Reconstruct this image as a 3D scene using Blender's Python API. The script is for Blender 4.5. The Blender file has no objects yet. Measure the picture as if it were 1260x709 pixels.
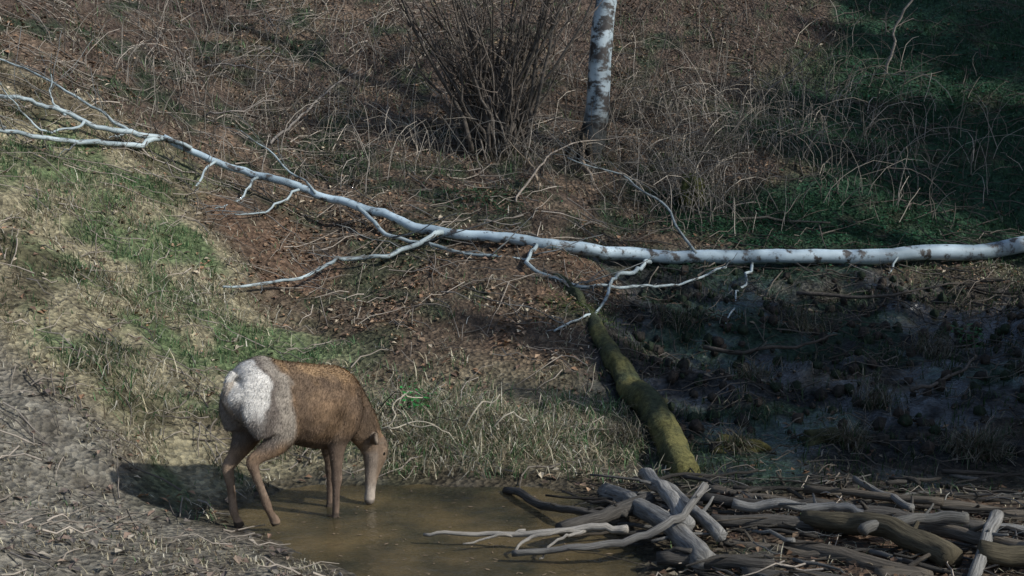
import bpy, bmesh, numpy as np, math, random
from mathutils import Vector, Matrix
random.seed(3); R=np.random.RandomState(11)
rs=np.random.RandomState(7); TAB=rs.rand(256,256)
def vn(x,y):
    xi=np.floor(x).astype(int); yi=np.floor(y).astype(int); fx=x-xi; fy=y-yi
    fx=fx*fx*(3-2*fx); fy=fy*fy*(3-2*fy)
    g=lambda a,b:TAB[a%256,b%256]
    return (g(xi,yi)*(1-fx)+g(xi+1,yi)*fx)*(1-fy)+(g(xi,yi+1)*(1-fx)+g(xi+1,yi+1)*fx)*fy-.5
def fbm(x,y,o=4):
    s=0;a=1
    for i in range(o):
        s=s+a*vn(x*2**i+17.3*i,y*2**i+9.1*i); a*=.5
    return s
def smax(a,b,k): return .5*(a+b+np.sqrt((a-b)**2+k*k))
def sst(x,a,b):
    t=np.clip((x-a)/(b-a),0,1); return t*t*(3-2*t)
def H(x,y):
    x=np.asarray(x,float); y=np.asarray(y,float)
    bed=-.26+0*x
    left=.50*(-x-2.10)+.22*(y-11.0)
    g=.27-.10*sst(x,.3,1.8)
    back=g*(y-11.4)
    hill=1.05+.55*(y-17.6)-.06*x
    hill=np.minimum(hill,26+.1*y)
    near=.22*(-.735*(x+1.22)-.68*(y-8.72))
    nr=.16*(8.3-y)
    right=np.minimum(.12*(x-1.15),.07)-.3*np.exp(-((y-11.3)/.35)**2)*sst(x,2.6,3.3)
    z=smax(bed,left,.15); z=smax(z,near,.1); z=smax(z,nr,.1); z=smax(z,right,.06); z=smax(z,back,.12); z=smax(z,hill,.5)
    w=sst(z,-.05,.5)
    z=z+w*(.16*fbm(x*.45+3,y*.45,3)+.07*fbm(x*1.7,y*1.7,3))+.03*fbm(x*3+9,y*3,3)
    z=z+.45*sst(y,17,24)*fbm(x*.22+31,y*.22,3)
    z=z+sst(x,.8,1.8)*sst(y,11.6,12.4)*(1-sst(y,16.6,17.6))*.16*fbm(x*1.8+40,y*1.8,4)+sst(z,.1,.4)*.06*fbm(x*4.3,y*4.3+8,3)
    return z
def Hs(x,y): return float(H(x,y))
# ---------------------------------------------------------------- regions
def regions(x,y):
    n=fbm(x*.8+50,y*.8,3); n2=fbm(x*2.3+5,y*2.3+70,3)
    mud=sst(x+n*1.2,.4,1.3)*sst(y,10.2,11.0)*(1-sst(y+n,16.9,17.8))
    q=-x-(1.0+.5*(y-11.5))+n*1.3
    left=sst(q,-.5,.5)*sst(y+.25*x,9.3,10.2)*(1-sst(y+n,17.0,18.4))
    near=(1-sst(y+.55*(x+2.6)+n*.8,9.9,10.7))*(1-sst(x,.5,1.5))
    left=left*(1-near)
    mound=(1-sst(y+n,12.6,13.8))*(1-mud)*(1-near)*(1-left)*sst(y,10.6,11.2)
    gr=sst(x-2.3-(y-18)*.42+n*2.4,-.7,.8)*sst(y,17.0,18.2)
    hill=sst(y+n,17.3,18.6)*(1-gr)
    return n,n2,mud,left,near,mound,gr,hill
def mix(a,b,t): return a*(1-t[...,None])+np.array(b)*t[...,None]
def GC(x,y):
    n,n2,mud,left,near,mound,gr,hill=regions(x,y)
    c=np.zeros(x.shape+(3,))+np.array((.10,.074,.052))  # leaf litter, kept dark so shade below the fallen trunk is painted in
    c=mix(c,(.17,.105,.068),sst(n2*.7-n,.1,.4)*.6)
    c=mix(c,(.05,.062,.036),sst(n2*.7+n,.05,.35)*.75)
    c=mix(c,(.27,.24,.155),left); c=mix(c,(.085,.13,.055),left*sst(n2+n,-.15,.3)*.85); c=mix(c,(.09,.068,.046),left*sst(n2-n,.1,.45)*.7)  # dark mottles put dappled shade into the left slope's colour
    c=mix(c,(.17,.15,.10),mound); c=mix(c,(.20,.185,.15),near); c=mix(c,(.11,.095,.075),near*sst(n2,0,.4)*.7)
    c=mix(c,(.095,.070,.054),hill); c=mix(c,(.036,.054,.032),hill*sst(n2+n*.6,.0,.35)*.85); c=mix(c,(.20,.145,.10),hill*sst(-n2+n,.1,.5)*.6)  # hill litter tone darkened, putting extra tree shade into the colour
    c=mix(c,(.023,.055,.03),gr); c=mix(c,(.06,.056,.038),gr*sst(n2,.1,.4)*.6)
    c=mix(c,(.024,.026,.026),mud); c=mix(c,(.020,.044,.026),mud*sst(n2-n,-.05,.3)*.75); c=mix(c,(.06,.05,.038),mud*sst(n2+n,.1,.45)*.7)  # dark wet mud, with part of the right side's shade painted in
    z=H(x,y); wet=1-sst(z,.02,.12)
    c=mix(c,(.06,.049,.034),wet*.8)
    w=np.clip(np.maximum(mud,wet*.8),0,1)
    return c,w
# ---------------------------------------------------------------- mesh helpers
def mk(name,V,F,mat,col=None,uv=None,smooth=True,wet=None,parent=None):
    V=np.asarray(V,np.float32); F=np.asarray(F,np.int32); k=F.shape[1]
    me=bpy.data.meshes.new(name); me.vertices.add(len(V)); me.vertices.foreach_set('co',V.ravel())
    me.loops.add(F.size); me.loops.foreach_set('vertex_index',F.ravel())
    me.polygons.add(len(F)); me.polygons.foreach_set('loop_start',np.arange(0,F.size,k,dtype=np.int32))
    me.polygons.foreach_set('loop_total',np.full(len(F),k,np.int32))
    me.polygons.foreach_set('use_smooth',np.full(len(F),smooth))
    me.update(calc_edges=True)
    if col is not None:
        a=me.color_attributes.new('Col','FLOAT_COLOR','POINT')
        cc=np.ones((len(V),4),np.float32); cc[:,:3]=col; a.data.foreach_set('color',cc.ravel())
    if wet is not None:
        a=me.attributes.new('wet','FLOAT','POINT'); a.data.foreach_set('value',np.asarray(wet,np.float32).ravel())
    if uv is not None:
        l=me.uv_layers.new(name='UVMap'); l.data.foreach_set('uv',np.asarray(uv,np.float32)[F.ravel()].ravel())
    ob=bpy.data.objects.new(name,me); bpy.context.scene.collection.objects.link(ob)
    if mat: me.materials.append(mat)
    if parent: ob.parent=parent
    return ob
def empty(name):
    e=bpy.data.objects.new(name,None); bpy.context.scene.collection.objects.link(e); return e
def catmull(P,m):
    P=np.asarray(P,float); n=len(P)
    if n==2:
        t=np.linspace(0,1,m+1)[:,None]; return P[0]*(1-t)+P[1]*t
    Q=np.vstack([2*P[0]-P[1],P,2*P[-1]-P[-2]]); out=[]
    for i in range(n-1):
        a,b,c,d=Q[i:i+4]
        for t in np.linspace(0,1,m,endpoint=False):
            out.append(.5*((2*b)+(c-a)*t+(2*a-5*b+4*c-d)*t*t+(3*b-a-3*c+d)*t**3))
    out.append(P[-1]); return np.array(out)
def tube(P,rad,n=6,lump=0,cap=True):
    P=np.asarray(P,float); rad=np.asarray(rad,float)
    T=np.gradient(P,axis=0); T/=np.linalg.norm(T,axis=1)[:,None]+1e-9
    up=np.array([0,0,1.]) if abs(T[0][2])<.9 else np.array([1.,0,0])
    N=np.zeros_like(P); v=up-T[0]*up.dot(T[0]); v/=np.linalg.norm(v); N[0]=v
    for i in range(1,len(P)):
        v=N[i-1]-T[i]*N[i-1].dot(T[i]); N[i]=v/(np.linalg.norm(v)+1e-9)
    B=np.cross(T,N); L=np.concatenate([[0],np.cumsum(np.linalg.norm(np.diff(P,axis=0),axis=1))])
    if cap:
        P=np.vstack([P[:1],P,P[-1:]]);N=np.vstack([N[:1],N,N[-1:]]);B=np.vstack([B[:1],B,B[-1:]]);L=np.r_[L[0],L,L[-1]];rad=np.r_[1e-4,rad,1e-4]
    th=np.linspace(0,2*np.pi,n+1); m=len(P)
    rr=np.repeat(rad[:,None],n+1,1)
    if lump:
        s=R.rand()*100; tt=th.copy(); tt[-1]=0
        rr=rr*(1+lump*2*fbm(np.cos(tt)[None]*1.3+s+L[:,None]*2.5,np.sin(tt)[None]*1.3+L[:,None]*1.1+s,3))
    V=P[:,None]+rr[...,None]*(np.cos(th)[None,:,None]*N[:,None]+np.sin(th)[None,:,None]*B[:,None])
    idx=np.arange(m*(n+1)).reshape(m,n+1)
    F=np.stack([idx[:-1,:-1],idx[:-1,1:],idx[1:,1:],idx[1:,:-1]],-1).reshape(-1,4)
    uv=np.stack([np.repeat(th[None]/(2*np.pi),m,0),np.repeat(L[:,None],n+1,1)],-1).reshape(-1,2)
    return V.reshape(-1,3),F,uv
class Bag:
    def __init__(s): s.V=[];s.F=[];s.U=[];s.C=[];s.n=0
    def add(s,t,col=(.1,.1,.1)):
        V,F,U=t; s.V.append(V);s.F.append(F+s.n);s.U.append(U)
        col=np.array(col,float); s.C.append(col if col.ndim==2 else np.repeat(col[None],len(V),0));s.n+=len(V)
    def make(s,name,mat,parent=None,smooth=True):
        return mk(name,np.vstack(s.V),np.vstack(s.F),mat,np.vstack(s.C),np.vstack(s.U),smooth,parent=parent)
def wob(P,a,f=1.0):
    P=np.asarray(P,float).copy(); s=R.rand(3)*100; t=np.arange(len(P))*f
    for k in range(3): P[:,k]+=a*2*fbm(t*.35+s[k],t*0+s[k],3)
    return P
# ---------------------------------------------------------------- materials
def newmat(name):
    m=bpy.data.materials.new(name); m.use_nodes=True; nt=m.node_tree; b=nt.nodes['Principled BSDF']; return m,nt,b
def N(nt,t,**k):
    n=nt.nodes.new(t)
    for a,v in k.items():
        if a.startswith('i_'): n.inputs[a[2:].replace('_',' ')].default_value=v
        else: setattr(n,a,v)
    return n
def colmat(name,rough=.85,nscale=20,lo=.6,hi=1.4,bump=.4,bdist=.02,spec=.2,trans=0,uvs=False,stretch=None):
    m,nt,b=newmat(name); L=nt.links.new
    at=N(nt,'ShaderNodeAttribute',attribute_name='Col')
    tc=N(nt,'ShaderNodeTexCoord'); src=tc.outputs['UV' if uvs else 'Object']
    if stretch:
        mp=N(nt,'ShaderNodeMapping'); mp.inputs['Scale'].default_value=stretch; L(src,mp.inputs[0]); src=mp.outputs[0]
    no=N(nt,'ShaderNodeTexNoise',i_Scale=nscale,i_Detail=8,i_Roughness=.7); L(src,no.inputs['Vector'])
    mr=N(nt,'ShaderNodeMapRange'); mr.inputs[1].default_value=.3; mr.inputs[2].default_value=.7; mr.inputs[3].default_value=lo; mr.inputs[4].default_value=hi
    L(no.outputs[0],mr.inputs[0])
    mx=N(nt,'ShaderNodeVectorMath',operation='SCALE'); L(at.outputs['Color'],mx.inputs[0]); L(mr.outputs[0],mx.inputs['Scale'])
    L(mx.outputs[0],b.inputs['Base Color']); b.inputs['Roughness'].default_value=rough; b.inputs['Specular IOR Level'].default_value=spec
    if bump:
        bp=N(nt,'ShaderNodeBump',i_Strength=bump,i_Distance=bdist); L(no.outputs[0],bp.inputs['Height']); L(bp.outputs[0],b.inputs['Normal'])
    if trans:
        td=N(nt,'ShaderNodeBsdfTranslucent'); L(mx.outputs[0],td.inputs[0]); ms=N(nt,'ShaderNodeMixShader',i_Fac=trans)
        L(b.outputs[0],ms.inputs[1]); L(td.outputs[0],ms.inputs[2]); L(ms.outputs[0],nt.nodes['Material Output'].inputs[0])
    return m
M_leaf=colmat('dead_leaf_mat',nscale=30,bump=0); M_grass=colmat('grass_mat',nscale=15,bump=0,trans=.25,rough=.6)
M_bark=colmat('bark_mat',nscale=14,bump=.9,bdist=.02,lo=.4,hi=1.5)
M_wood=colmat('weathered_wood_mat',nscale=1,uvs=True,stretch=(22,5,1),bump=1,bdist=.02,lo=.25,hi=1.65)
M_moss=colmat('mossy_bark_mat',nscale=22,bump=1,bdist=.03,lo=.3,hi=1.6)
M_twig=colmat('twig_mat',nscale=25,bump=0,lo=.7,hi=1.3)
M_fur=colmat('fur_mat',nscale=30,bump=.6,bdist=.008,lo=.6,hi=1.4,rough=.85,stretch=(1,1,.6))
M_hair=colmat('hair_mat',nscale=24,bump=0,lo=.7,hi=1.3,rough=.6)
M_needle=colmat('needle_mat',nscale=8,bump=0)
def birchmat(name,base,dark,hs,th=.56):
    m,nt,b=newmat(name); L=nt.links.new
    tc=N(nt,'ShaderNodeTexCoord'); mp=N(nt,'ShaderNodeMapping'); L(tc.outputs['UV'],mp.inputs[0]); mp.inputs['Scale'].default_value=(3,hs,1)
    n1=N(nt,'ShaderNodeTexNoise',i_Scale=1.0,i_Detail=6,i_Roughness=.65); L(mp.outputs[0],n1.inputs['Vector'])
    r1=N(nt,'ShaderNodeValToRGB'); r1.color_ramp.elements[0].position=th; r1.color_ramp.elements[0].color=(0,0,0,1); r1.color_ramp.elements[1].position=th+.07; r1.color_ramp.elements[1].color=(1,1,1,1); L(n1.outputs[0],r1.inputs[0])
    n2=N(nt,'ShaderNodeTexNoise',i_Scale=5.0,i_Detail=8,i_Roughness=.7); L(tc.outputs['Object'],n2.inputs['Vector'])
    r2=N(nt,'ShaderNodeValToRGB'); r2.color_ramp.elements[0].position=dark; r2.color_ramp.elements[1].position=dark+.08; L(n2.outputs[0],r2.inputs[0])
    n3=N(nt,'ShaderNodeTexNoise',i_Scale=2.5,i_Detail=5); L(tc.outputs['Object'],n3.inputs['Vector'])
    r3=N(nt,'ShaderNodeMapRange'); r3.inputs[1].default_value=.35; r3.inputs[2].default_value=.65; L(n3.outputs[0],r3.inputs[0])
    c0=N(nt,'ShaderNodeMix',data_type='RGBA'); c0.inputs[6].default_value=(*base,1); c0.inputs[7].default_value=(base[0]*.42,base[1]*.45,base[2]*.47,1); L(r3.outputs[0],c0.inputs[0])
    c1=N(nt,'ShaderNodeMix',data_type='RGBA'); c1.inputs[7].default_value=(.06,.055,.05,1); L(r1.outputs[0],c1.inputs[0]); L(c0.outputs[2],c1.inputs[6])
    c2=N(nt,'ShaderNodeMix',data_type='RGBA'); c2.inputs[7].default_value=(.035,.03,.027,1); L(r2.outputs[0],c2.inputs[0]); L(c1.outputs[2],c2.inputs[6])
    at=N(nt,'ShaderNodeAttribute',attribute_name='Col'); c3=N(nt,'ShaderNodeMix',data_type='RGBA',blend_type='MULTIPLY'); c3.inputs[0].default_value=1
    L(c2.outputs[2],c3.inputs[6]); L(at.outputs['Color'],c3.inputs[7])
    L(c3.outputs[2],b.inputs['Base Color']); b.inputs['Roughness'].default_value=.6
    bp=N(nt,'ShaderNodeBump',i_Strength=.5,i_Distance=.01); L(n2.outputs[0],bp.inputs['Height']); L(bp.outputs[0],b.inputs['Normal'])
    return m
M_birchF=birchmat('birch_bark_fallen',(.45,.56,.62),.56,5,.54)
M_birch=birchmat('birch_bark',(.48,.57,.61),.51,7,.50)
def groundmat():
    m,nt,b=newmat('ground_mat'); L=nt.links.new
    at=N(nt,'ShaderNodeAttribute',attribute_name='Col'); wt=N(nt,'ShaderNodeAttribute',attribute_name='wet')
    tc=N(nt,'ShaderNodeTexCoord'); O=tc.outputs['Object']
    n1=N(nt,'ShaderNodeTexNoise',i_Scale=9,i_Detail=10,i_Roughness=.75); L(O,n1.inputs['Vector'])
    vo=N(nt,'ShaderNodeTexVoronoi',i_Scale=22); L(O,vo.inputs['Vector'])
    sv=N(nt,'ShaderNodeSeparateColor'); L(vo.outputs['Color'],sv.inputs[0])
    a=N(nt,'ShaderNodeMapRange'); a.inputs[1].default_value=.3;a.inputs[2].default_value=.7;a.inputs[3].default_value=.3;a.inputs[4].default_value=1.7; L(n1.outputs[0],a.inputs[0])
    c=N(nt,'ShaderNodeMapRange'); c.inputs[3].default_value=.65;c.inputs[4].default_value=1.4; L(sv.outputs[0],c.inputs[0])
    mu=N(nt,'ShaderNodeMath',operation='MULTIPLY'); L(a.outputs[0],mu.inputs[0]); L(c.outputs[0],mu.inputs[1])
    sc=N(nt,'ShaderNodeVectorMath',operation='SCALE'); L(at.outputs['Color'],sc.inputs[0]); L(mu.outputs[0],sc.inputs['Scale'])
    L(sc.outputs[0],b.inputs['Base Color'])
    n2=N(nt,'ShaderNodeTexNoise',i_Scale=1.0,i_Detail=6,i_Roughness=.6); L(O,n2.inputs['Vector'])
    r=N(nt,'ShaderNodeMapRange'); r.inputs[1].default_value=.48;r.inputs[2].default_value=.57;r.inputs[3].default_value=0;r.inputs[4].default_value=1; L(n2.outputs[0],r.inputs[0])
    m2=N(nt,'ShaderNodeMath',operation='MULTIPLY'); L(r.outputs[0],m2.inputs[0]); L(wt.outputs['Fac'],m2.inputs[1])
    s=N(nt,'ShaderNodeMapRange'); s.inputs[3].default_value=.95; s.inputs[4].default_value=.2; L(m2.outputs[0],s.inputs[0]); L(s.outputs[0],b.inputs['Roughness'])
    h=N(nt,'ShaderNodeMath',operation='ADD'); L(n1.outputs[0],h.inputs[0]); L(vo.outputs['Distance'],h.inputs[1])
    bs=N(nt,'ShaderNodeMapRange'); bs.inputs[3].default_value=1.0; bs.inputs[4].default_value=.35; L(m2.outputs[0],bs.inputs[0])
    bp=N(nt,'ShaderNodeBump',i_Distance=.05); L(bs.outputs[0],bp.inputs['Strength']); L(h.outputs[0],bp.inputs['Height']); L(bp.outputs[0],b.inputs['Normal'])
    sp=N(nt,'ShaderNodeMapRange'); sp.inputs[3].default_value=.15; sp.inputs[4].default_value=.6; L(m2.outputs[0],sp.inputs[0]); L(sp.outputs[0],b.inputs['Specular IOR Level'])
    return m
def watermat():
    m,nt,b=newmat('stream_water_mat'); L=nt.links.new
    b.inputs['Roughness'].default_value=.05; b.inputs['IOR'].default_value=1.33
    b.inputs['Specular IOR Level'].default_value=.6; b.inputs['Alpha'].default_value=.70
    tc=N(nt,'ShaderNodeTexCoord'); n=N(nt,'ShaderNodeTexNoise',i_Scale=6,i_Detail=4,i_Roughness=.6); L(tc.outputs['Object'],n.inputs['Vector'])
    bp=N(nt,'ShaderNodeBump',i_Strength=.5,i_Distance=.04); L(n.outputs[0],bp.inputs['Height']); L(bp.outputs[0],b.inputs['Normal'])
    n2=N(nt,'ShaderNodeTexNoise',i_Scale=1.6,i_Detail=6); L(tc.outputs['Object'],n2.inputs['Vector'])
    r=N(nt,'ShaderNodeMapRange'); r.inputs[1].default_value=.35;r.inputs[2].default_value=.65; L(n2.outputs[0],r.inputs[0])
    cr=N(nt,'ShaderNodeMix',data_type='RGBA'); cr.inputs[6].default_value=(.045,.044,.028,1); cr.inputs[7].default_value=(.17,.125,.06,1); L(r.outputs[0],cr.inputs[0]); L(cr.outputs[2],b.inputs['Base Color'])
    return m
# ---------------------------------------------------------------- terrain
xs=np.concatenate([np.linspace(-60,-11,30),np.arange(-10,11,.06),np.linspace(12,60,30)])
ys=np.concatenate([np.linspace(-30,4,20),np.arange(5,27,.06),np.linspace(28,95,50)])
X,Y=np.meshgrid(xs,ys); Z=H(X,Y)+.012*fbm(X*9,Y*9,2)
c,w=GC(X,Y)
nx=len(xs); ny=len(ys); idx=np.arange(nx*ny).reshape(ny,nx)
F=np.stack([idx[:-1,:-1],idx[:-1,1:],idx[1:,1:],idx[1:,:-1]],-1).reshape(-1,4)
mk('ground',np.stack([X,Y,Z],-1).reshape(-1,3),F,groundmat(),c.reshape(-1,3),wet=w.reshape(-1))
mk('stream_water',[(-5,6,0),(12,6,0),(12,12.6,0),(-5,12.6,0)],[(0,1,2,3)],watermat())
# ---------------------------------------------------------------- scatter helpers
def samp(n,y0=6.8,y1=27,pw=1.0):
    y=y0+(y1-y0)*R.rand(n)**pw; x=(R.rand(n)*2-1)*(.40*y+1.2); return x,y
def blades(name,x,y,ln,wd,tilt,col,mat=M_grass):
    n=len(x); z=H(x,y)-.01
    ph=R.rand(n)*2*np.pi; d=np.stack([np.cos(ph),np.sin(ph)],-1)
    d[:,1]-=.5; d[:,0]+=.25; d/=np.linalg.norm(d,axis=1)[:,None]
    s=np.stack([-d[:,1],d[:,0],0*ph],-1)
    th=tilt; P0=np.stack([x,y,z],-1)
    D1=np.stack([d[:,0]*np.sin(th*.6),d[:,1]*np.sin(th*.6),np.cos(th*.6)],-1)
    D2=np.stack([d[:,0]*np.sin(th*1.35),d[:,1]*np.sin(th*1.35),np.cos(th*1.35)],-1)
    P1=P0+D1*(ln*.5)[:,None]; P2=P1+D2*(ln*.5)[:,None]
    for P in (P1,P2):
        P[:,2]=np.maximum(P[:,2],H(P[:,0],P[:,1])+.01+.02*R.rand(n))
    W=(wd*.5)[:,None]*s
    V=np.stack([P0-W,P0+W,P1-W*.8,P1+W*.8,P2-W*.15,P2+W*.15],1).reshape(-1,3)
    b=np.arange(n)[:,None]*6
    F=np.stack([b+[0,1,3,2],b+[2,3,5,4]],1).reshape(-1,4)
    mk(name,V,F,mat,np.repeat(col,6,0))
def pick(n,pal,wts):
    pal=np.array(pal); i=R.choice(len(pal),n,p=np.array(wts)/sum(wts)); return pal[i]*(.7+.6*R.rand(n,1))
STRAW=[(.50,.46,.33),(.40,.35,.235),(.24,.195,.135),(.62,.58,.47)]; GREEN=[(.10,.19,.08),(.15,.24,.11),(.06,.12,.055)]
x,y=samp(370000,pw=.85)
n,n2,mud,left,near,mound,gr,hill=regions(x,y); z=H(x,y)
cl=fbm(x*3.1+9,y*3.1+2,3)
other=np.clip(1-left-near-mound-gr-hill-mud,0,1)
dens=(left*.85+near*.5+mound*.9+gr*.6+hill*.30+mud*.26+other*.22)*sst(cl,-.3,.3)*(z>.03)
k=R.rand(len(x))<dens; x,y,n,n2,mud,left,near,mound,gr,hill,cl=[a[k] for a in (x,y,n,n2,mud,left,near,mound,gr,hill,cl)]
m=len(x); gp=np.clip(.12+left*.75*sst(n2+n,-.3,.2)+mound*.3+gr*.85+mud*.65+hill*.3*sst(n2,0,.3)+.4*other[k]*sst(n2+n,0,.3)-near*.08,0,.95)
isg=R.rand(m)<gp
col=np.where(isg[:,None],pick(m,GREEN,(3,2,2)),pick(m,STRAW,(3,3,3,1)))
dkb=(sst(n2-n,.0,.45)*.5)[:,None]; col=col*(1-dkb*(left>.5)[:,None])  # left-slope blades darkened in patches, dappled shade painted into their colour
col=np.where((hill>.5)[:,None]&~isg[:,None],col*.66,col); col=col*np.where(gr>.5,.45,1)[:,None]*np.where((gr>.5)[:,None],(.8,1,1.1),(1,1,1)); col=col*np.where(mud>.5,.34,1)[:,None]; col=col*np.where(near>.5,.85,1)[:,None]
ln=(.06+.10*R.rand(m))*(1+.9*mound+.25*gr+.5*hill+.3*mud)*np.where(isg,.75,1)*(1-.45*near)
wd=(.004+.005*R.rand(m))*(1+y*.03)
tilt=np.where(isg,.3+.6*R.rand(m),.7+.9*R.rand(m))
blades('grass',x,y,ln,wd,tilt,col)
tx=[];ty=[]
for (a,b_,r_,q) in [(3.99,11.85,.18,800),(2.9,11.9,.12,260),(-.9,11.9,.35,700),(-.3,12.0,.35,700),(.25,11.9,.3,500),(-.6,12.5,.4,500),(-1.6,12.2,.4,400),(5.2,13.5,.2,250),(1.9,11.7,.12,200),(-3.2,11.6,.5,400),(3.4,12.9,.15,200),(2.4,13.9,.15,150),(1.0,12.0,.2,250),(4.4,14.6,.2,250),(3.2,15.3,.25,250),(1.8,15.2,.2,200),(-3.6,13.4,.5,400),(-4.4,14.8,.6,400),(-2.9,14.0,.5,300)]:
    tx.append(a+r_*R.randn(q)*.6); ty.append(b_+r_*R.randn(q)*.6)
tx=np.concatenate(tx); ty=np.concatenate(ty); m=len(tx)
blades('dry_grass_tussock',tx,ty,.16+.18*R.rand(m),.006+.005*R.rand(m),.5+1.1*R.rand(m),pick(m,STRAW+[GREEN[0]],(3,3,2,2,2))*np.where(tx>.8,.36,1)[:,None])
# dead leaves
x,y=samp(80000,pw=.8); n,n2,mud,left,near,mound,gr,hill=regions(x,y); z=H(x,y)
dens=(left*.22+near*.22+mound*.3+gr*.12+hill*.65+mud*.14+np.clip(1-left-near-mound-gr-hill-mud,0,1)*.8)*(z>.01)
k=R.rand(len(x))<dens*sst(fbm(x*1.9,y*1.9,3),-.3,.4); x=x[k];y=y[k];mud=mud[k];gr=gr[k];near=near[k];m=len(x)
s=(.018+.028*R.rand(m)); ph=R.rand(m)*6.28
u=np.stack([np.cos(ph),np.sin(ph),.9*(R.rand(m)-.5)],-1); v=np.stack([-np.sin(ph),np.cos(ph),1.1*(R.rand(m)-.5)],-1)
C0=np.stack([x,y,H(x,y)+.012+.02*R.rand(m)],-1); up=np.array([0,0,1.])
V=np.stack([C0-u*s[:,None],C0-v*s[:,None]*.6+up*.012,C0+u*s[:,None],C0+v*s[:,None]*.6+up*.012],1).reshape(-1,3)
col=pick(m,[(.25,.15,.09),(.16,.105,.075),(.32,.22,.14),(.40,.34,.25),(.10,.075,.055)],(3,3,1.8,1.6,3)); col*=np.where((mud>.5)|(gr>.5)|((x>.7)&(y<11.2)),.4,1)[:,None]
col=np.where((near>.5)[:,None]&(x<.7)[:,None],col*.5+.06,col)
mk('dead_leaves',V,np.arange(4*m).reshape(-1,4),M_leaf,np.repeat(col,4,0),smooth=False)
# twigs on ground
bg=Bag(); x,y=samp(3800,pw=.8)
for a,b_ in zip(x,y):
    if Hs(a,b_)<.02: continue
    L_=random.uniform(.15,.6)*(1 if b_<15 else 1.8); ph=random.uniform(0,6.28); P=[]
    for t in np.linspace(0,1,5):
        px=a+L_*t*math.cos(ph); py=b_+L_*t*math.sin(ph); P.append((px,py,Hs(px,py)+.015+.06*random.random()))
    P=wob(P,.03); r=random.uniform(.003,.009)*(1.3 if b_>16 else 1); g=random.uniform(.4,1.3)
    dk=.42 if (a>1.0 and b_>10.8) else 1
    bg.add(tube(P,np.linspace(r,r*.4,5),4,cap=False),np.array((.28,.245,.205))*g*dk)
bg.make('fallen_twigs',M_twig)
bg=Bag()
cent=[(2.2,19.6,.9,280),(3.0,20.6,1.2,280),(1.9,21.8,1.0,190),(3.9,22.0,1.2,180),(-.2,20.3,.8,90),(-1.4,19.6,.9,90),(-3.0,20.5,1.3,170),(-5.0,20,1.2,120),(4.9,19.6,1.0,90),(-2.2,22.5,1.5,160),(.6,22.8,1.4,150),(6.3,21,1.4,90),(5.0,23.5,1.5,100),(-.8,12.2,.5,30),(2.6,19.0,.6,130),(-5,22.5,1.6,140),(.4,19.6,.6,80),(-2,18.6,.9,60),(4.6,20.8,1.2,100),(-4,18,.9,50)]
for cx,cy,r_,q in cent:
    for i in range(q):
        a=cx+r_*random.gauss(0,.7); b_=cy+r_*random.gauss(0,.6); h=random.uniform(.3,1.15)*(.5 if cy<14 else 1)
        ph=random.uniform(0,6.28); ln_=random.uniform(.1,1.3)
        t=np.linspace(0,1,6); P=np.stack([a+h*ln_*t**1.6*math.cos(ph),b_+h*ln_*t**1.6*math.sin(ph),Hs(a,b_)-.02+h*(t-.5*ln_*t**3)],-1)
        P=wob(P,.06); r=random.uniform(.003,.009); g=random.choice([.35,.5,.8,1.2,1.6])*random.uniform(.8,1.1)
        bg.add(tube(P,np.linspace(r,r*.45,6),3,cap=False),np.array((.26,.23,.19))*g)
bg.make('dry_brambles',M_twig)
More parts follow.
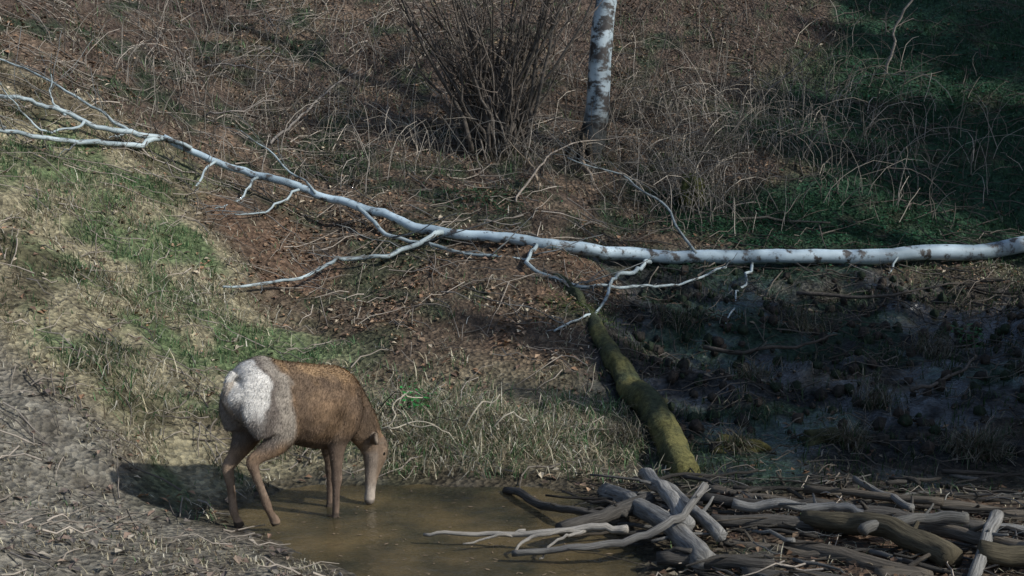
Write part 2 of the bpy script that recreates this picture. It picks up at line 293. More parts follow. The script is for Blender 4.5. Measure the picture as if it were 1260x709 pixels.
# ---------------------------------------------------------------- fallen birch
fb=empty('fallen_birch_tree')
TP=[(10.2,19.0,1.75),(8.4,18.4,1.55),(6.85,17.9,1.41),(5.61,17.6,1.29),(3.72,17.3,1.25),(1.99,17.1,1.30),(.67,16.57,1.46),(-.1,16.6,1.55),(-.88,16.72,1.62),(-1.57,16.97,1.83),(-2.29,17.24,2.03),(-2.99,17.27,2.23),(-3.68,17.27,2.48),(-4.24,17.2,2.72)]
P=catmull(TP,8); rad=.90*np.interp(np.arange(len(P))/8,range(14),[.15,.135,.12,.11,.10,.090,.080,.074,.066,.060,.054,.050,.046,.044])
bg=Bag(); bg.add(tube(wob(P,.035,.8),rad,14,lump=.10),(1,1,1)); bg.make('trunk',M_birchF,fb)
BR=[([(-4.24,17.2,2.72),(-4.6,16.75,2.64),(-5.1,15.95,2.72),(-5.5,15.35,2.83),(-6.5,14.6,3.0)],.034,.02),
([(-4.2,17.2,2.71),(-4.8,16.7,2.86),(-5.4,16.45,3.10),(-5.85,16.2,3.24),(-7.0,16.1,3.6)],.034,.02),
([(-3.9,17.2,2.6),(-4.6,17.1,2.82),(-5.1,17.1,3.10),(-5.9,17.2,3.55),(-6.8,17.3,3.9)],.024,.01),
([(-5.0,16.6,2.95),(-5.3,16.3,2.8),(-5.55,16.1,3.0),(-5.8,15.9,3.4)],.018,.006),
([(-5.2,16.5,3.0),(-5.35,16.5,3.2),(-5.4,16.6,3.5)],.014,.006),
([(-4.6,17.1,2.82),(-4.9,17.0,2.7),(-5.5,16.7,2.75),(-6.2,16.2,2.9)],.018,.01),
([(-.82,16.68,1.62),(-1.0,16.4,1.56),(-1.42,16.0,1.43),(-1.95,15.75,1.37),(-2.38,15.1,1.24),(-2.97,14.2,1.29)],.036,.012),
([(1.7,17.05,1.28),(1.45,16.6,1.18),(1.17,16.1,1.12),(.87,14.85,.92),(.42,14.15,.79)],.032,.010),
([(.3,16.55,1.5),(.19,15.9,1.31),(.64,15.7,1.14),(1.21,15.9,1.05),(1.82,16.3,1.03),(2.6,16.95,1.18)],.026,.014),
([(2.94,17.15,1.2),(2.75,16.6,1.06),(2.60,16.1,.92),(2.33,15.0,.74)],.020,.008),
([(-1.9,17.1,1.92),(-1.4,16.55,1.58),(-.6,16.3,1.43),(.3,16.2,1.34)],.028,.018),
([(2.25,17.1,1.32),(1.95,17.3,1.8),(1.45,17.6,2.2),(.7,17.6,2.45)],.020,.007),
([(-2.4,17.2,2.05),(-2.8,17.4,2.4),(-3.4,17.7,2.8)],.016,.006),
([(4.8,17.4,1.27),(4.6,17.2,.98),(4.55,17.0,.85)],.016,.008),
([(-3.1,17.2,2.25),(-3.3,16.8,2.0),(-3.45,16.4,1.9)],.018,.009),
([(-3.6,17.2,2.45),(-3.8,16.7,2.15),(-4.0,16.4,2.1)],.016,.008),
([(-2.6,17.2,2.1),(-2.9,16.8,1.88),(-3.2,16.3,1.85)],.016,.008)]
bg=Bag()
for bi,(pts,r0,r1) in enumerate(BR):
    Q=wob(catmull(pts,7),.035,1.1); Q[0]=pts[0]; bg.add(tube(Q,np.linspace(r0,r1,len(Q)),8,lump=.08),(.9,.86,.8) if bi!=11 else (.75,.7,.64))
    for k_ in range(6):
        i=random.randrange(len(Q)//3,len(Q)-1); d=Q[i]-Q[i-1]; d/=np.linalg.norm(d)+1e-6
        e=d+np.array([random.uniform(-.8,.8),random.uniform(-.8,.8),random.uniform(-.2,.7)]); l=random.uniform(.2,.7)
        S=np.array([Q[i]+e*l*t for t in np.linspace(0,1,6)]); bg.add(tube(wob(S,.05),np.linspace(r1*.6,.003,6),5),(.42,.36,.32))
bg.make('branches',M_birchF,fb)
# ---------------------------------------------------------------- standing birch
def bare_tree(name,bx,by,top,r0,mat,tcol,nb,lean=(0,0),low=.25,seg=26,bmat=M_bark,bcol=(.09,.07,.06),children=4,sides=14,darkbase=None):
    e=empty(name); z0=Hs(bx,by)-.25; t=np.linspace(0,1,seg)
    P=np.stack([bx+lean[0]*t,by+lean[1]*t,z0+(top-z0)*t],-1); P=wob(P,.10,.6); P[0]=(bx,by,z0); P[1,:2]=.5*(P[0,:2]+P[2,:2])
    rad=r0*(1-t)**.8+.012; rad[:3]*=[1.5,1.2,1.05]
    if darkbase: P=catmull(P,4); rad=np.interp(np.linspace(0,1,len(P)),t,rad)
    T_=tube(P,rad,sides,lump=.08); cc=np.tile(np.array(tcol,float),(len(T_[0]),1))
    if darkbase:
        v=T_[0]; k=sst(darkbase-v[:,2]+.5*fbm(v[:,0]*9,v[:,2]*3+v[:,1]*9,3),-.3,.35); cc=mix(cc,(.13,.11,.09),k*.95)
    bg=Bag(); bg.add(T_,cc); bg.make('trunk',mat,e)
    if darkbase: P=P[::4]; rad=rad[::4]
    bg=Bag()
    for k_ in range(nb):
        f=low+(1-low)*(k_+random.random())/nb*.97; i=int(f*(seg-1)); ph=random.uniform(0,6.28); L_=(1.15-f)*random.uniform(1.5,3.2)
        s_=np.linspace(0,1,9); Q=np.stack([P[i][0]+math.cos(ph)*L_*s_,P[i][1]+math.sin(ph)*L_*s_,P[i][2]+L_*(.75*s_-.1*s_**2)],-1); Q=wob(Q,.12,1)
        Q[0]=P[i]; rb=min(rad[i]*.45,.05); bg.add(tube(Q,np.linspace(rb,.006,9),6),bcol)
        for j in range(children):
            q=random.randrange(2,8); d=np.array([random.uniform(-1,1),random.uniform(-1,1),random.uniform(0,.9)])+(Q[q]-Q[q-1])*3; l=random.uniform(.4,1.1)
            S=np.array([Q[q]+d*l*u_ for u_ in np.linspace(0,1,5)]); bg.add(tube(wob(S,.05),np.linspace(.012,.004,5),4),bcol)
    bg.make('branches',bmat,e); return e
bare_tree('birch_tree',1.06,20.25,12.5,.165,M_birch,(1,1,1),26,lean=(.95,.3),low=.32,darkbase=3.2)
bg=Bag()
for k_ in range(10):
    ph=random.uniform(0,6.28); P=[(1.06+.1*math.cos(ph),20.25+.1*math.sin(ph),2.75),(1.06+.22*math.cos(ph),20.2+.22*math.sin(ph),2.5),(1.06+.45*math.cos(ph),20.2+.4*math.sin(ph),Hs(1.06+.45*math.cos(ph),20.2+.4*math.sin(ph))-.03)]
    bg.add(tube(catmull(P,4),np.linspace(.06,.03,9),7,lump=.1),(.06,.05,.035))
o=bg.make('root_flare',M_moss); o.parent=bpy.data.objects['birch_tree']
# hazel shrub
e=empty('hazel_shrub'); bg=Bag()
for k_ in range(80):
    ph=random.uniform(0,6.28); sp=random.uniform(-1.35,.95); sy_=random.uniform(-.5,.5); h=random.uniform(1.3,4.0); bx=-.2+.15*random.gauss(0,1)+.12*sp; by=20.05+.15*random.gauss(0,1)
    t=np.linspace(0,1,12); P=np.stack([bx+sp*h*.48*t**1.1,by+sy_*h*.4*t,Hs(bx,by)-.05+h*t*(1-.12*abs(sp)*t)],-1); P=wob(P,.12,.8); P[0]=(bx,by,Hs(bx,by)-.05)
    r=random.uniform(.010,.038); g=random.uniform(.5,1.6); bg.add(tube(P,np.linspace(r,.006,12),6),np.array((.11,.095,.08))*g)
    for j in range(9):
        q=random.randrange(2,11); d=np.array([random.uniform(-.7,.7),random.uniform(-.5,.5),random.uniform(.1,1)]); l=random.uniform(.3,.9)
        S=np.array([P[q]+d*l*u_ for u_ in np.linspace(0,1,5)]); bg.add(tube(wob(S,.07),np.linspace(max(r*.35,.005),.003,5),4),np.array((.15,.125,.105))*g)
bg.make('stems',M_bark,e)
def pole(name,pts,r0,r1,col,mat=M_bark,n=8,lump=.08,w_=.04):
    bg=Bag(); Q=wob(catmull(pts,6),w_,1.3); Q[0]=pts[0]; bg.add(tube(Q,np.linspace(r0,r1,len(Q)),n,lump=lump),col)
    for k_ in range(4):
        i=random.randrange(2,len(Q)-1); d=Q[i]-Q[i-1]; d/=np.linalg.norm(d); e_=d+np.array([random.uniform(-.7,.7),random.uniform(-.4,.4),random.uniform(-.2,.8)]); l=random.uniform(.2,.6)
        bg.add(tube(wob([Q[i]+e_*l*t for t in np.linspace(0,1,5)],.05),np.linspace(r1*.6,.003,5),4),col)
    return bg.make(name,mat)
pole('bare_sapling',[(6.08,23.1,3.6),(6.2,23.1,4.3),(6.55,23.0,5.2),(7.0,23,6.5)],.026,.01,(.26,.23,.2))
pole('bare_sapling',[(4.0,22.6,3.3),(4.4,22.4,3.7),(5.0,22.2,4.3)],.022,.008,(.26,.22,.18))
pole('bare_sapling',[(1.7,21.2,2.9),(2.1,21.1,3.5),(2.3,21,4.4)],.016,.006,(.24,.2,.16))
pole('dead_branch',[(-3.25,19.0,2.62),(-3.0,19.6,2.95),(-2.7,20.3,3.3),(-2.2,20.8,3.7)],.022,.008,(.2,.18,.16))
pole('dead_branch',[(-4.2,19.3,2.98),(-3.8,19.2,3.05),(-3.2,19.4,3.2)],.018,.008,(.24,.21,.18))
pole('dead_branch',[(.05,18.0,1.9),(.35,18.6,2.3),(.8,19.0,2.6),(1.6,19.6,2.7)],.016,.007,(.28,.24,.2))
pole('dead_branch',[(1.15,19.3,2.0),(1.0,19.5,2.35),(.95,19.6,2.5)],.025,.02,(.3,.24,.18))
pole('dead_branch',[(.35,18.6,2.0),(.3,18.7,2.25),(.2,18.8,2.4)],.02,.015,(.3,.24,.18))
pole('dead_branch',[(-.9,19.0,2.1),(-.6,18.7,2.0),(.1,18.3,1.85),(.3,17.6,1.55)],.03,.015,(.07,.10,.06))
pole('dead_branch',[(2.4,18.8,1.75),(3.2,18.6,1.62),(4.2,18.5,1.6)],.026,.01,(.16,.14,.11))
pole('dead_branch',[(-4.6,21.2,3.7),(-4.0,21.0,3.75),(-3.2,20.8,3.5)],.02,.008,(.24,.21,.18))
pole('dead_branch',[(3.3,16.2,.95),(4.2,16.0,.95),(5.2,16.2,1.1)],.025,.01,(.08,.07,.06))
pole('dead_branch',[(2.0,14.5,.6),(2.8,14.2,.62),(3.4,14.6,.7)],.025,.01,(.07,.06,.05))
pole('dead_branch',[(3.8,13.2,.4),(4.4,13.5,.55),(4.7,14.2,.6)],.02,.01,(.10,.085,.07))
pole('dead_branch',[(-1.5,19.3,2.3),(-1.3,18.6,2.15),(-.9,18.2,1.95)],.018,.01,(.22,.18,.14))
# mossy log
ml=[(.50,16.1,1.14),(.62,15.6,1.06),(.85,14.6,.80),(1.08,13.6,.54),(1.25,12.5,.31),(1.44,11.1,.09)]
bg=Bag(); Q=wob(catmull(ml,10),.05,.8); t=tube(Q,np.interp(np.linspace(0,1,len(Q)),[0,.5,.6,1],[.06,.085,.115,.125]),18,lump=.24)
co=t[0]; yy=co[:,1]; k=fbm(co[:,0]*7,co[:,1]*4+co[:,2]*6,3); mo=sst(k+.35*(13.3-yy)*.4,-.25,.25)
bg.add(t,mix(np.tile((.045,.055,.03),(len(co),1)),(.135,.125,.045),mo))
bg.make('mossy_log',M_moss)
def blob(name,c_,s_,col,mat=M_moss,amp=.25,seed=0):
    bm=bmesh.new(); bmesh.ops.create_icosphere(bm,subdivisions=4,radius=1)
    for v in bm.verts:
        k=1+amp*2*float(fbm(v.co.x*1.4+seed+v.co.z,v.co.y*1.4+seed*2+v.co.z*.7,4)); v.co=Vector((c_[0]+v.co.x*s_[0]*k,c_[1]+v.co.y*s_[1]*k,c_[2]+v.co.z*s_[2]*k))
    me=bpy.data.meshes.new(name); bm.to_mesh(me); bm.free(); me.polygons.foreach_set('use_smooth',[True]*len(me.polygons))
    a=me.color_attributes.new('Col','FLOAT_COLOR','POINT'); a.data.foreach_set('color',np.tile((*col,1),(len(me.vertices),1)).astype(np.float32).ravel())
    ob=bpy.data.objects.new(name,me); bpy.context.scene.collection.objects.link(ob); me.materials.append(mat); return ob
blob('mossy_stump',(2.43,19.1,1.93),(.17,.17,.34),(.085,.09,.03),seed=3,amp=.5)
blob('mossy_stone',(1.95,11.75,.17),(.20,.15,.10),(.10,.09,.03),seed=8,amp=.5)
blob('mossy_stone',(2.75,12.0,.17),(.2,.15,.09),(.05,.05,.022),seed=18,amp=.5)
blob('mossy_stone',(1.3,13.0,.3),(.15,.13,.08),(.04,.042,.025),seed=38,amp=.5)
# mud clods
bg=Bag()
for k_ in range(420):
    a=random.uniform(1.3,6.3); b_=random.uniform(11.7,17.0); s=random.uniform(.02,.07)
    z_=Hs(a,b_); P=[(a,b_-s,z_),(a+s*random.uniform(-.4,.4),b_,z_+s*.4),(a,b_+s,z_)]
    bg.add(tube(P,[s*.5,s,s*.4],7,lump=.35),random.choice([(.03,.027,.022),(.045,.036,.028),(.02,.03,.016)]))
bg.make('mud_clods',M_moss)
# ---------------------------------------------------------------- log pile
lp=empty('log_pile')
grey=(.22,.215,.20); dk=(.085,.078,.068); br=(.135,.115,.09); ms=(.10,.085,.055)
LP=[([(-.06,11.0,.03),(.42,10.1,.10),(.81,9.8,.17)],.032,.028,dk),
([(.34,9.5,.12),(1.01,10.0,.22)],.05,.06,dk),
([(.73,10.65,.10),(1.0,9.7,.2),(1.27,8.85,.12)],.07,.085,grey),
([(1.02,10.65,.25),(1.1,10.0,.3),(1.19,9.3,.24)],.05,.06,grey),
([(1.20,10.7,.12),(1.42,9.2,.20)],.045,.05,grey),
([(-.0,9.22,.06),(.55,9.15,.14),(1.1,9.25,.27),(1.35,9.6,.42)],.022,.03,(.25,.24,.22)),
([(1.5,10.65,.10),(2.3,10.05,.12)],.045,.055,br),([(1.42,9.75,.14),(2.4,9.5,.14)],.045,.055,dk),
([(2.05,9.6,.20),(2.5,9.2,.24),(2.84,8.75,.18)],.07,.085,ms),([(1.85,9.25,.10),(2.6,8.55,.13)],.055,.06,br),
([(2.65,10.6,.22),(2.87,9.8,.2)],.025,.028,grey),([(2.75,9.55,.16),(3.5,8.8,.16)],.05,.055,br),
([(2.85,8.4,.12),(3.3,9.3,.32)],.04,.045,grey),([(2.4,10.0,.12),(3.3,9.55,.15)],.055,.055,dk),
([(1.4,10.3,.12),(2.1,10.1,.15),(2.7,10.2,.12)],.04,.035,dk),
([(2.9,10.2,.13),(3.9,9.9,.12)],.045,.045,br),([(3.2,9.0,.12),(4.1,9.3,.16)],.055,.055,dk),([(1.6,9.9,.2),(2.1,9.8,.23),(2.5,9.75,.2)],.035,.03,grey),
([(.95,9.0,.10),(1.7,8.7,.12)],.045,.045,dk),([(2.3,9.1,.26),(2.7,9.3,.28),(3.1,9.35,.26)],.035,.04,(.15,.145,.13)),([(3.0,8.75,.2),(3.9,8.6,.2)],.07,.06,ms),([(1.5,8.75,.06),(2.3,8.35,.1)],.055,.055,dk),
([(2.2,10.4,.18),(3.1,9.9,.24)],.03,.03,br),([(1.45,9.35,.08),(2.1,9.0,.10)],.05,.045,br),([(1.55,9.6,.06),(2.3,9.9,.10)],.04,.04,dk),([(3.1,9.7,.12),(3.9,9.35,.12)],.05,.045,grey),([(2.3,8.65,.1),(3.0,8.35,.1)],.05,.05,br),([(3.3,10.5,.08),(4.3,10.3,.10)],.04,.035,dk),([(1.9,10.75,.08),(2.9,10.65,.1)],.035,.03,br)]
bg=Bag()
for pts,r0,r1,cc_ in LP:
    Q=wob(catmull(pts,10),.022,.8); bg.add(tube(Q,np.linspace(r0,r1,len(Q)),14,lump=.14),np.array(cc_)*random.uniform(.75,1.2))
    for k_ in range(2):
        i=random.randrange(2,len(Q)-2); d=np.array([random.uniform(-1,1),random.uniform(-1,1),random.uniform(.1,.8)]); l=random.uniform(.06,.2)
        bg.add(tube(wob([Q[i]+d*l*t for t in np.linspace(0,1,4)],.02),np.linspace(r0*.4,r0*.2,4),6),np.array(cc_))
bg.make('logs',M_wood,lp); bg=Bag()
for k_ in range(230):
    a=random.uniform(.7,4.3); b_=random.uniform(8.4,11.0); L_=random.uniform(.15,.7); ph=random.uniform(-1.0,.5)+(3.14 if random.random()<.5 else 0); z_=random.uniform(.02,.18)
    P=wob([(a+L_*t*math.cos(ph),b_+L_*t*math.sin(ph),max(z_,Hs(a,b_)+.02)+random.uniform(-.01,.01)) for t in np.linspace(0,1,6)],.022)
    r=random.choice([.004,.006,.009,.014,.02]); bg.add(tube(P,np.linspace(r,r*.6,6),6,lump=.1),np.array(random.choice([grey,dk,br,dk,dk]))*random.uniform(.5,1.1))
bg.make('sticks',M_wood,lp)
bg=Bag()
for pts,r0,r1 in [([(-.63,9.63,.07),(-.3,9.56,.10),(.06,9.5,.12),(.5,9.42,.17),(.8,9.4,.2)],.012,.03),([(.0,9.3,.03),(.15,9.4,.12),(.5,9.43,.17)],.008,.018),([(-.35,9.45,.04),(-.1,9.5,.09),(.1,9.5,.12)],.007,.013),([(.2,9.18,.02),(.3,9.3,.12),(.5,9.42,.16)],.007,.013)]:
    Q=wob(catmull(pts,6),.02,1.2); bg.add(tube(Q,np.linspace(r0,r1,len(Q)),8,lump=.1),(.42,.39,.34))
bg.make('bare_branch',M_wood)
bg=Bag()
for pts in [[(-.9,11.9,.15),(-1.05,11.8,.35),(-1.0,11.9,.55),(-.8,12.0,.6)],[(-1.1,11.7,.1),(-1.15,11.6,.3),(-1.0,11.6,.42),(-.7,11.8,.4)],[(-.4,11.8,.1),(-.6,11.7,.35),(-.9,11.7,.4)],[(-.2,12,.15),(-.1,11.8,.4),(.1,11.8,.45)],[(-.6,11.9,.15),(-.3,11.9,.5),(-.1,12,.6)]]:
    Q=wob(catmull(pts,5),.05,1.3); bg.add(tube(Q,np.linspace(.009,.005,len(Q)),5),(.40,.36,.28))
bg.make('dry_stalks',M_twig)
def leafy(name,cx,cy,q,s0,col,hh=.3,sp=None):
    Vs=[];Cs=[]; sp=sp or .12*hh/.3
    for k_ in range(q):
        a=cx+sp*random.gauss(0,1); b_=cy+max(.1,sp*.8)*random.gauss(0,1); z_=Hs(a,b_)+random.uniform(.02,hh); ph=random.uniform(0,6.28); s=random.uniform(.6,1.3)*s0
        u=np.array([math.cos(ph),math.sin(ph),random.uniform(-.4,.4)])*s; v=np.array([-math.sin(ph),math.cos(ph),random.uniform(-.4,.4)])*s*.5; c0=np.array([a,b_,z_])
        Vs+=[c0-u,c0-v,c0+u,c0+v]; Cs+=[np.array(col)*random.uniform(.6,1.3)]*4
    return mk(name,Vs,np.arange(len(Vs)).reshape(-1,4),M_grass,np.array(Cs),smooth=False)
leafy('green_weed',-.85,12.45,110,.028,(.05,.30,.07),.2,.1)
leafy('green_weed',-.35,12.5,50,.022,(.08,.2,.05),.12,.15)
leafy('green_weed',-1.4,12.8,80,.02,(.07,.16,.05),.08,.25)
leafy('bramble_bush',4.9,14.9,120,.035,(.04,.12,.04),.25)
leafy('moss_patch',-.4,18.1,900,.025,(.035,.10,.045),.04,.35)
leafy('moss_patch',3.2,18.4,1500,.03,(.025,.10,.045),.05,.7)
leafy('moss_patch',5.0,18.6,1500,.03,(.025,.10,.045),.05,.7)
leafy('moss_patch',6.5,22.5,1500,.035,(.02,.09,.045),.05,1.1)
leafy('moss_patch',-2.6,19.6,600,.025,(.035,.09,.04),.04,.5)
leafy('moss_patch',.8,14.9,500,.018,(.06,.085,.02),.05,.22)
# floating debris on the water
Vs=[]; 
for k_ in range(260):
    a=random.uniform(-1.9,1.3); b_=random.uniform(8.9,11.4)
    if Hs(a,b_)>-.03 or (Hs(a,b_)<-.12 and random.random()<.7): continue
    ph=random.uniform(0,6.28); s=random.uniform(.008,.028); u=np.array([math.cos(ph),math.sin(ph),0])*s; v=np.array([-math.sin(ph),math.cos(ph),0])*s*random.uniform(.15,.6); c0=np.array([a,b_,.005]); Vs+=[c0-u,c0-v,c0+u,c0+v]
mk('floating_leaves',Vs,np.arange(len(Vs)).reshape(-1,4),M_leaf,np.tile((.20,.15,.10),(len(Vs),1)),smooth=False)
# ---------------------------------------------------------------- shade trees (right of the view)
def spruce(bx,by,h,rb):
    e=empty('spruce_tree'); z0=Hs(bx,by)-.1; bg=Bag(); t=np.linspace(0,1,10)
    bg.add(tube(np.stack([bx+0*t,by+0*t,z0+h*t],-1),.16*(1-t)+.01,8),(.09,.06,.045)); bg.make('trunk',M_bark,e)
    n=int(h*55); f=R.rand(n)**.8; Vs=[];
    for ff in f:
        zz=z0+.6+(h-.6)*ff; L_=rb*(1-ff)**.85*random.uniform(.7,1.1)+.12; ph=random.uniform(0,6.28); d=np.array([math.cos(ph),math.sin(ph),-.25]); s=np.array([-d[1],d[0],0])
        for k_ in range(7):
            a=k_/7; c0=np.array([bx,by,zz])+d*L_*a; w_=.28*(1-a)*L_*.8+.06
            for sg in (-1,1):
                tip=c0+sg*s*w_+d*.22*L_/2+np.array([0,0,-.06-.1*random.random()]); Vs+=[c0,c0+d*.09*L_,tip,tip-d*.05]
    m=len(Vs); mk('needles',Vs,np.arange(m).reshape(-1,4),M_needle,np.tile((.03,.055,.025),(m,1))*(.7+.6*R.rand(m,1)),smooth=False,parent=e)
for a in [(11.2,8.6,10,2.0),(11.8,9.7,11.5,2.2),(11.2,11.4,10.5,2.2),(10.6,12.6,8.2,1.8),(14,16.8,11,2.3),(13.5,18.6,11,2.4),(15,20.6,11.5,2.4),(13.2,23,10,2.3)]: spruce(*a)
bare_tree('bare_tree',9.3,13.9,12,.12,M_bark,(.1,.08,.07),34,low=.3,sides=8,seg=18,children=7)
bare_tree('bare_tree',9.8,16.2,13.5,.14,M_bark,(.1,.08,.07),34,low=.3,sides=8,seg=18,children=7)
bare_tree('bare_tree',8.3,18.6,13,.12,M_bark,(.1,.08,.07),26,low=.3,sides=8,seg=18,children=7)
bare_tree('bare_tree',8.8,7.2,11,.10,M_bark,(.1,.08,.07),14,low=.5,sides=8,seg=18,children=3)
# ---------------------------------------------------------------- deer
SC=1.06; HD=math.radians(46); FW=np.array([math.cos(HD),math.sin(HD),0])*SC; LW=np.array([-math.sin(HD),math.cos(HD),0])*SC; OR=np.array([-1.81,10.0,0])
def oval(spec):
    S=np.array(spec,float); P=catmull(S[:,:3],5); rr=catmull(np.c_[S[:,3:5],S[:,0]*0],5)[:,:2]; rr=np.maximum(rr,.004)
    T=np.gradient(P,axis=0); T/=np.linalg.norm(T,axis=1)[:,None]; n=20; th=np.linspace(0,2*np.pi,n,endpoint=False)
    Bv=np.tile((0,1.,0),(len(P),1)); Bv-=T*(Bv*T).sum(1)[:,None]; Bv/=np.linalg.norm(Bv,axis=1)[:,None]; Nv=np.cross(T,Bv)
    V=P[:,None]+Nv[:,None]*(np.cos(th)[None,:,None]*rr[:,0][:,None,None])+Bv[:,None]*(np.sin(th)[None,:,None]*rr[:,1][:,None,None])
    m=len(P); V=V.reshape(-1,3); idx=np.arange(m*n).reshape(m,n); j=np.roll(idx,-1,1)
    F=[list(q) for q in np.stack([idx[:-1],j[:-1],j[1:],idx[1:]],-1).reshape(-1,4)]
    V=np.vstack([V,P[0],P[-1]]); a=m*n
    F+=[[a,j[0,k],idx[0,k]] for k in range(n)]+[[a+1,idx[-1,k],j[-1,k]] for k in range(n)]
    return V,F
def gz(a,b): p=OR+FW*a+LW*b; return Hs(p[0],p[1])/SC
parts=[]
parts.append(oval([(-.26,0,1.02,.05,.05),(-.235,0,1.0,.12,.105),(-.18,0,.985,.185,.155),(-.08,0,.965,.24,.19),(.08,0,.915,.255,.195),(.25,0,.855,.275,.22),(.42,0,.80,.295,.23),(.58,0,.765,.30,.205),(.70,0,.745,.265,.17),(.80,0,.73,.18,.11),(.84,0,.73,.05,.04)]))
parts.append(oval([(-.12,0,1.13,.04,.05),(-.02,0,1.155,.055,.07),(.10,0,1.12,.05,.06),(.2,0,1.06,.03,.04)]))
parts.append(oval([(.48,0,.99,.06,.045),(.56,0,1.0,.075,.05),(.66,0,.95,.08,.05),(.74,0,.87,.06,.04)]))
parts.append(oval([(.55,0,.86,.18,.12),(.68,0,.80,.19,.115),(.78,.0,.70,.17,.10),(.87,-.01,.585,.14,.088),(.93,-.02,.48,.112,.078),(.955,-.025,.40,.09,.068)]))
# head: broad brow and cheek, tapering straight muzzle, blunt nose
parts.append(oval([(.955,-.02,.51,.035,.03),(.97,-.025,.475,.08,.066),(.98,-.03,.41,.10,.082),(.97,-.035,.34,.094,.078),(.948,-.04,.26,.070,.055),(.925,-.045,.18,.050,.040),(.91,-.05,.10,.042,.034),(.902,-.052,.05,.043,.038),(.898,-.053,.018,.038,.036),(.896,-.053,-.005,.015,.015)]))
fl=gz(-.17,.10)
hindR=[(-.04,-.06,1.05,.16,.07),(-.03,-.10,.92,.215,.095),(.01,-.125,.80,.205,.095),(.05,-.135,.70,.155,.08),(.01,-.13,.62,.10,.062),(-.09,-.115,.56,.058,.042),(-.165,-.11,.52,.05,.033),(-.145,-.11,.44,.033,.028),(-.10,-.11,.32,.029,.025),(-.055,-.11,.20,.032,.028),(-.03,-.11,.14,.026,.024),(.0,-.11,.09,.034,.03),(.02,-.11,.05,.036,.032)]
hindL=[(-.06,.06,1.05,.16,.07),(-.06,.10,.92,.205,.095),(-.05,.125,.80,.19,.095),(-.03,.13,.69,.145,.078),(-.08,.125,.59,.09,.058),(-.16,.11,.51,.056,.042),(-.215,.105,.45,.048,.033),(-.205,.10,.36,.033,.028),(-.19,.10,.22,.029,.025),(-.18,.10,fl+.12,.032,.028),(-.165,.10,fl+.07,.026,.024),(-.145,.10,fl+.03,.034,.032),(-.135,.10,fl+.0,.038,.034)]
g1=gz(.52,-.13); g2=gz(.66,.1)
foreR=[(.60,-.07,.90,.12,.06),(.62,-.12,.78,.155,.085),(.60,-.14,.66,.13,.075),(.55,-.135,.55,.085,.06),(.54,-.125,.44,.056,.045),(.54,-.125,.33,.040,.036),(.54,-.125,.27,.043,.038),(.535,-.125,.20,.030,.027),(.525,-.125,.02,.027,.025),(.52,-.125,g1+.10,.03,.028),(.54,-.125,g1+.04,.034,.03),(.55,-.125,g1,.036,.032)]
foreL=[(.64,.07,.90,.11,.06),(.67,.12,.78,.14,.08),(.66,.13,.67,.11,.07),(.635,.125,.56,.075,.055),(.645,.115,.45,.052,.042),(.665,.11,.33,.038,.034),(.67,.11,.27,.041,.036),(.668,.11,.20,.029,.026),(.66,.11,.02,.026,.024),(.655,.11,g2+.10,.03,.028),(.675,.11,g2+.04,.034,.03),(.685,.11,g2,.036,.032)]
for l_ in (hindR,hindL,foreR,foreL): parts.append(oval(l_))
parts.append(oval([(-.22,0,1.12,.03,.03),(-.265,0,1.07,.026,.03),(-.285,0,.99,.02,.025),(-.28,0,.93,.01,.01)]))
for sg in (-1,1):
    parts.append(oval([(.935,-.02+sg*.045,.47,.022,.022),(.905,-.02+sg*.09,.50,.04,.024),(.865,-.02+sg*.15,.515,.048,.02),(.83,-.02+sg*.20,.51,.030,.016),(.81,-.02+sg*.235,.50,.006,.006)]))
V=[];F=[];o_=0
for v,f_ in parts:
    V.append(v); F+=[[i+o_ for i in q] for q in f_]; o_+=len(v)
V=np.vstack(V); me=bpy.data.meshes.new('tmp'); me.from_pydata(V.tolist(),[],F); me.update()
bm=bmesh.new(); bm.from_mesh(me); bmesh.ops.recalc_face_normals(bm,faces=bm.faces); bm.to_mesh(me); bm.free()
tmp=bpy.data.objects.new('tmp',me); bpy.context.scene.collection.objects.link(tmp)
rm=tmp.modifiers.new('r','REMESH'); rm.mode='VOXEL'; rm.voxel_size=.010
sm=tmp.modifiers.new('s','SMOOTH'); sm.factor=.5; sm.iterations=5
dg=bpy.context.evaluated_depsgraph_get(); dm=bpy.data.meshes.new_from_object(tmp.evaluated_get(dg)); bpy.data.objects.remove(tmp)
nv=len(dm.vertices); co=np.zeros(nv*3,np.float32); dm.vertices.foreach_get('co',co); co=co.reshape(-1,3).astype(float)
no=np.zeros(nv*3,np.float32); dm.vertices.foreach_get('normal',no); no=no.reshape(-1,3).astype(float)
a,b_,z_=co.T; nz=fbm(a*7+z_*3,b_*7+z_*6,3); nq=fbm(a*4+b_*5+20,z_*4.5+b_*3,3)
C=np.tile((.22,.145,.088),(nv,1)); C=C*(1+.8*nz[:,None])
C=mix(C,(.33,.22,.12),sst(z_+nz*.2,.88,1.06)*sst(a,.0,.15)*.7)
C=mix(C,(.11,.08,.06),sst(nq,.05,.35)*.5)
C=mix(C,(.12,.085,.06),sst(a+nz*.1,.10,.16)*(1-sst(a+nz*.1,.20,.36))*.6)
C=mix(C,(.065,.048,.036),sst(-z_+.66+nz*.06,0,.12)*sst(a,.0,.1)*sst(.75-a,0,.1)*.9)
C=mix(C,(.29,.26,.22),sst(.13-a+nz*.12,0,.08)*sst(z_,.58,.68)*.9)
C=mix(C,(.11,.09,.078),sst(-.0-a+nz*.12,0,.06)*sst(z_,.52,.64)*.8)
C=mix(C,(.22,.20,.18),sst(-.10-a+nz*.12,0,.06)*sst(z_,.64,.74)*.8)
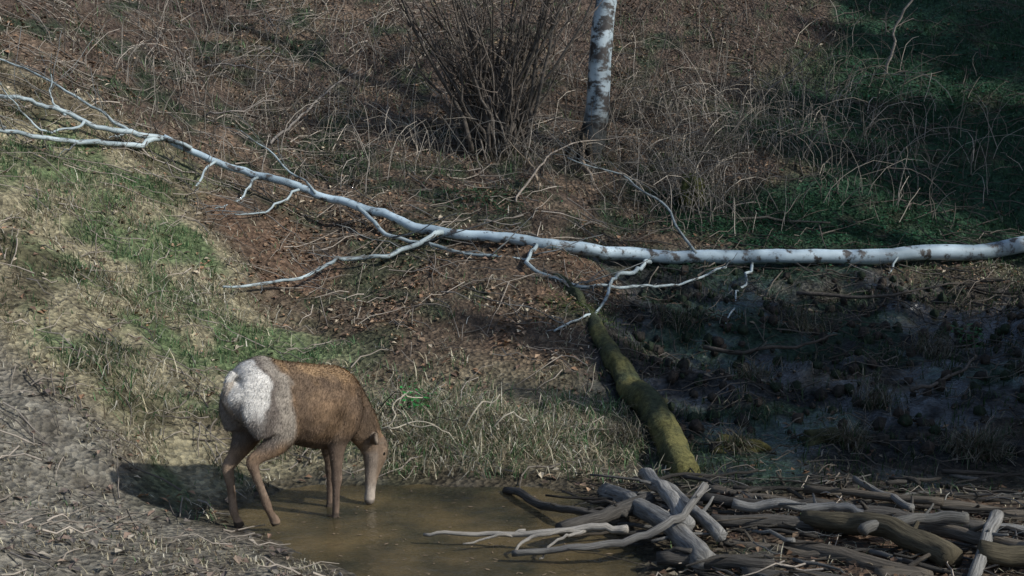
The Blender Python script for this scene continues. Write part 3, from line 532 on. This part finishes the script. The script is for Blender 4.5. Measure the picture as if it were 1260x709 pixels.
C=mix(C,(.60,.58,.54),sst(-.045-a+nz*.10-.50*np.clip(1.02-z_,0,1)-.25*np.clip(z_-1.12,0,1),0,.05)*sst(z_+nz*.18,.82,.95))
C=mix(C,(.32,.25,.18),(np.abs(b_)<.035)*(a<-.245)*(z_<1.07)*.6)
leg=sst(.56-z_,0,.08)*(a<.75); C=mix(C,(.16,.115,.085),leg*.8); C=mix(C,(.27,.21,.155),leg*(nz>0)*.3)
hd=(a>.84)&(z_<.49); C=mix(C,(.19,.14,.10),hd*.8); C=mix(C,(.36,.31,.255),hd*sst(.19-z_,0,.08)*.85); C=mix(C,(.03,.026,.025),hd*sst(.045-z_,0,.012))
C=mix(C,(.34,.29,.24),hd*sst(.985-a,.03,.06)*sst(.42-z_,0,.05)*.5)
C=mix(C,(.11,.08,.056),((a>.70)&(a<.95)&(z_>.49)&(z_<.9))*.6)
C=mix(C,(.25,.2,.15),(np.abs(b_+.02)>.08)*(a>.78)*(z_>.45)*(z_<.56)*.8)
C=mix(C,(.03,.025,.02),((a<.8)&(z_<.03)&(a>.5))*.7+((a<.3)&(z_<.06))*.9)
Wc=OR+co[:,:1]*FW+co[:,1:2]*LW; Wc[:,2]=co[:,2]*SC
dm.vertices.foreach_set('co',Wc.astype(np.float32).ravel()); dm.update()
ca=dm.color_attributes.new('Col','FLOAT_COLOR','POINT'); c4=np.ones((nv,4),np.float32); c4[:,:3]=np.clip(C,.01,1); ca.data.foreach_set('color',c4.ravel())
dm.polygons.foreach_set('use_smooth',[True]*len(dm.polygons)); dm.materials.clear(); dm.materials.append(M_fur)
de=empty('red_deer'); ob=bpy.data.objects.new('body',dm); bpy.context.scene.collection.objects.link(ob); ob.parent=de
q=80000; ii=R.randint(0,nv,q); ii=ii[(z_[ii]>.12)]; q=len(ii)
pn=no[ii]; pw=pn[:,:1]*FW+pn[:,1:2]*LW; pw[:,2]=pn[:,2]; pw/=np.linalg.norm(pw,axis=1)[:,None]; base=Wc[ii]
flow=np.tile(-FW*.7+np.array([0,0,-.7]),(q,1)); flow-=pw*(flow*pw).sum(1)[:,None]; flow/=np.linalg.norm(flow,axis=1)[:,None]+1e-6
dr=flow+pw*.35+.3*R.randn(q,3); dr/=np.linalg.norm(dr,axis=1)[:,None]; sd=np.cross(dr,pw); sd/=np.linalg.norm(sd,axis=1)[:,None]+1e-6
hl=(.012+.018*R.rand(q))*np.where(z_[ii]<.55,.4,1); wd_=.0018
HV=np.stack([base-sd*wd_,base+sd*wd_,base+dr*hl[:,None]],1).reshape(-1,3); hc=np.repeat(np.clip(C[ii],.01,1)*(.6+.7*R.rand(q,1)),3,0)
mk('coat_hair',HV,np.arange(3*q).reshape(-1,3),M_hair,hc,parent=de)
me_,nt_,bb=newmat('eye_mat'); bb.inputs['Base Color'].default_value=(.01,.008,.006,1); bb.inputs['Roughness'].default_value=.1
for sg in (-1,1):
    bm=bmesh.new(); bmesh.ops.create_uvsphere(bm,u_segments=12,v_segments=8,radius=.018); m_=bpy.data.meshes.new('eye'); bm.to_mesh(m_); bm.free(); m_.materials.append(me_)
    p=OR+FW*.995+LW*(-.033+sg*.068); eo=bpy.data.objects.new('eye',m_); eo.location=(p[0],p[1],.37*SC); bpy.context.scene.collection.objects.link(eo); eo.parent=de
# ---------------------------------------------------------------- light, camera
EL=math.radians(38); sx,sy=.93,-.37
S=Vector((sx*math.cos(EL),sy*math.cos(EL),math.sin(EL))).normalized()
sl=bpy.data.lights.new('sun','SUN'); sl.energy=4.0; sl.angle=math.radians(1.2); sl.color=(1,.97,.91); so=bpy.data.objects.new('sun',sl); bpy.context.scene.collection.objects.link(so)
so.rotation_euler=S.to_track_quat('Z','Y').to_euler(); so.location=(10,-5,20)
wd=bpy.data.worlds.new('World'); bpy.context.scene.world=wd; wd.use_nodes=True; nt=wd.node_tree; bgn=nt.nodes['Background']; sk=nt.nodes.new('ShaderNodeTexSky'); sk.sky_type='NISHITA'; sk.sun_disc=False
sk.sun_elevation=EL; sk.sun_rotation=math.atan2(sx,sy); nt.links.new(sk.outputs[0],bgn.inputs[0]); bgn.inputs[1].default_value=.15
cam=bpy.data.cameras.new('camera'); cam.sensor_width=36; cam.lens=18/math.tan(math.radians(20)); cam.clip_end=500; co_=bpy.data.objects.new('camera',cam); bpy.context.scene.collection.objects.link(co_)
co_.location=(0,0,3); co_.rotation_euler=(math.radians(83),0,0); bpy.context.scene.camera=co_
vs=bpy.context.scene.view_settings; vs.view_transform='Standard'; vs.look='None'; vs.exposure=0
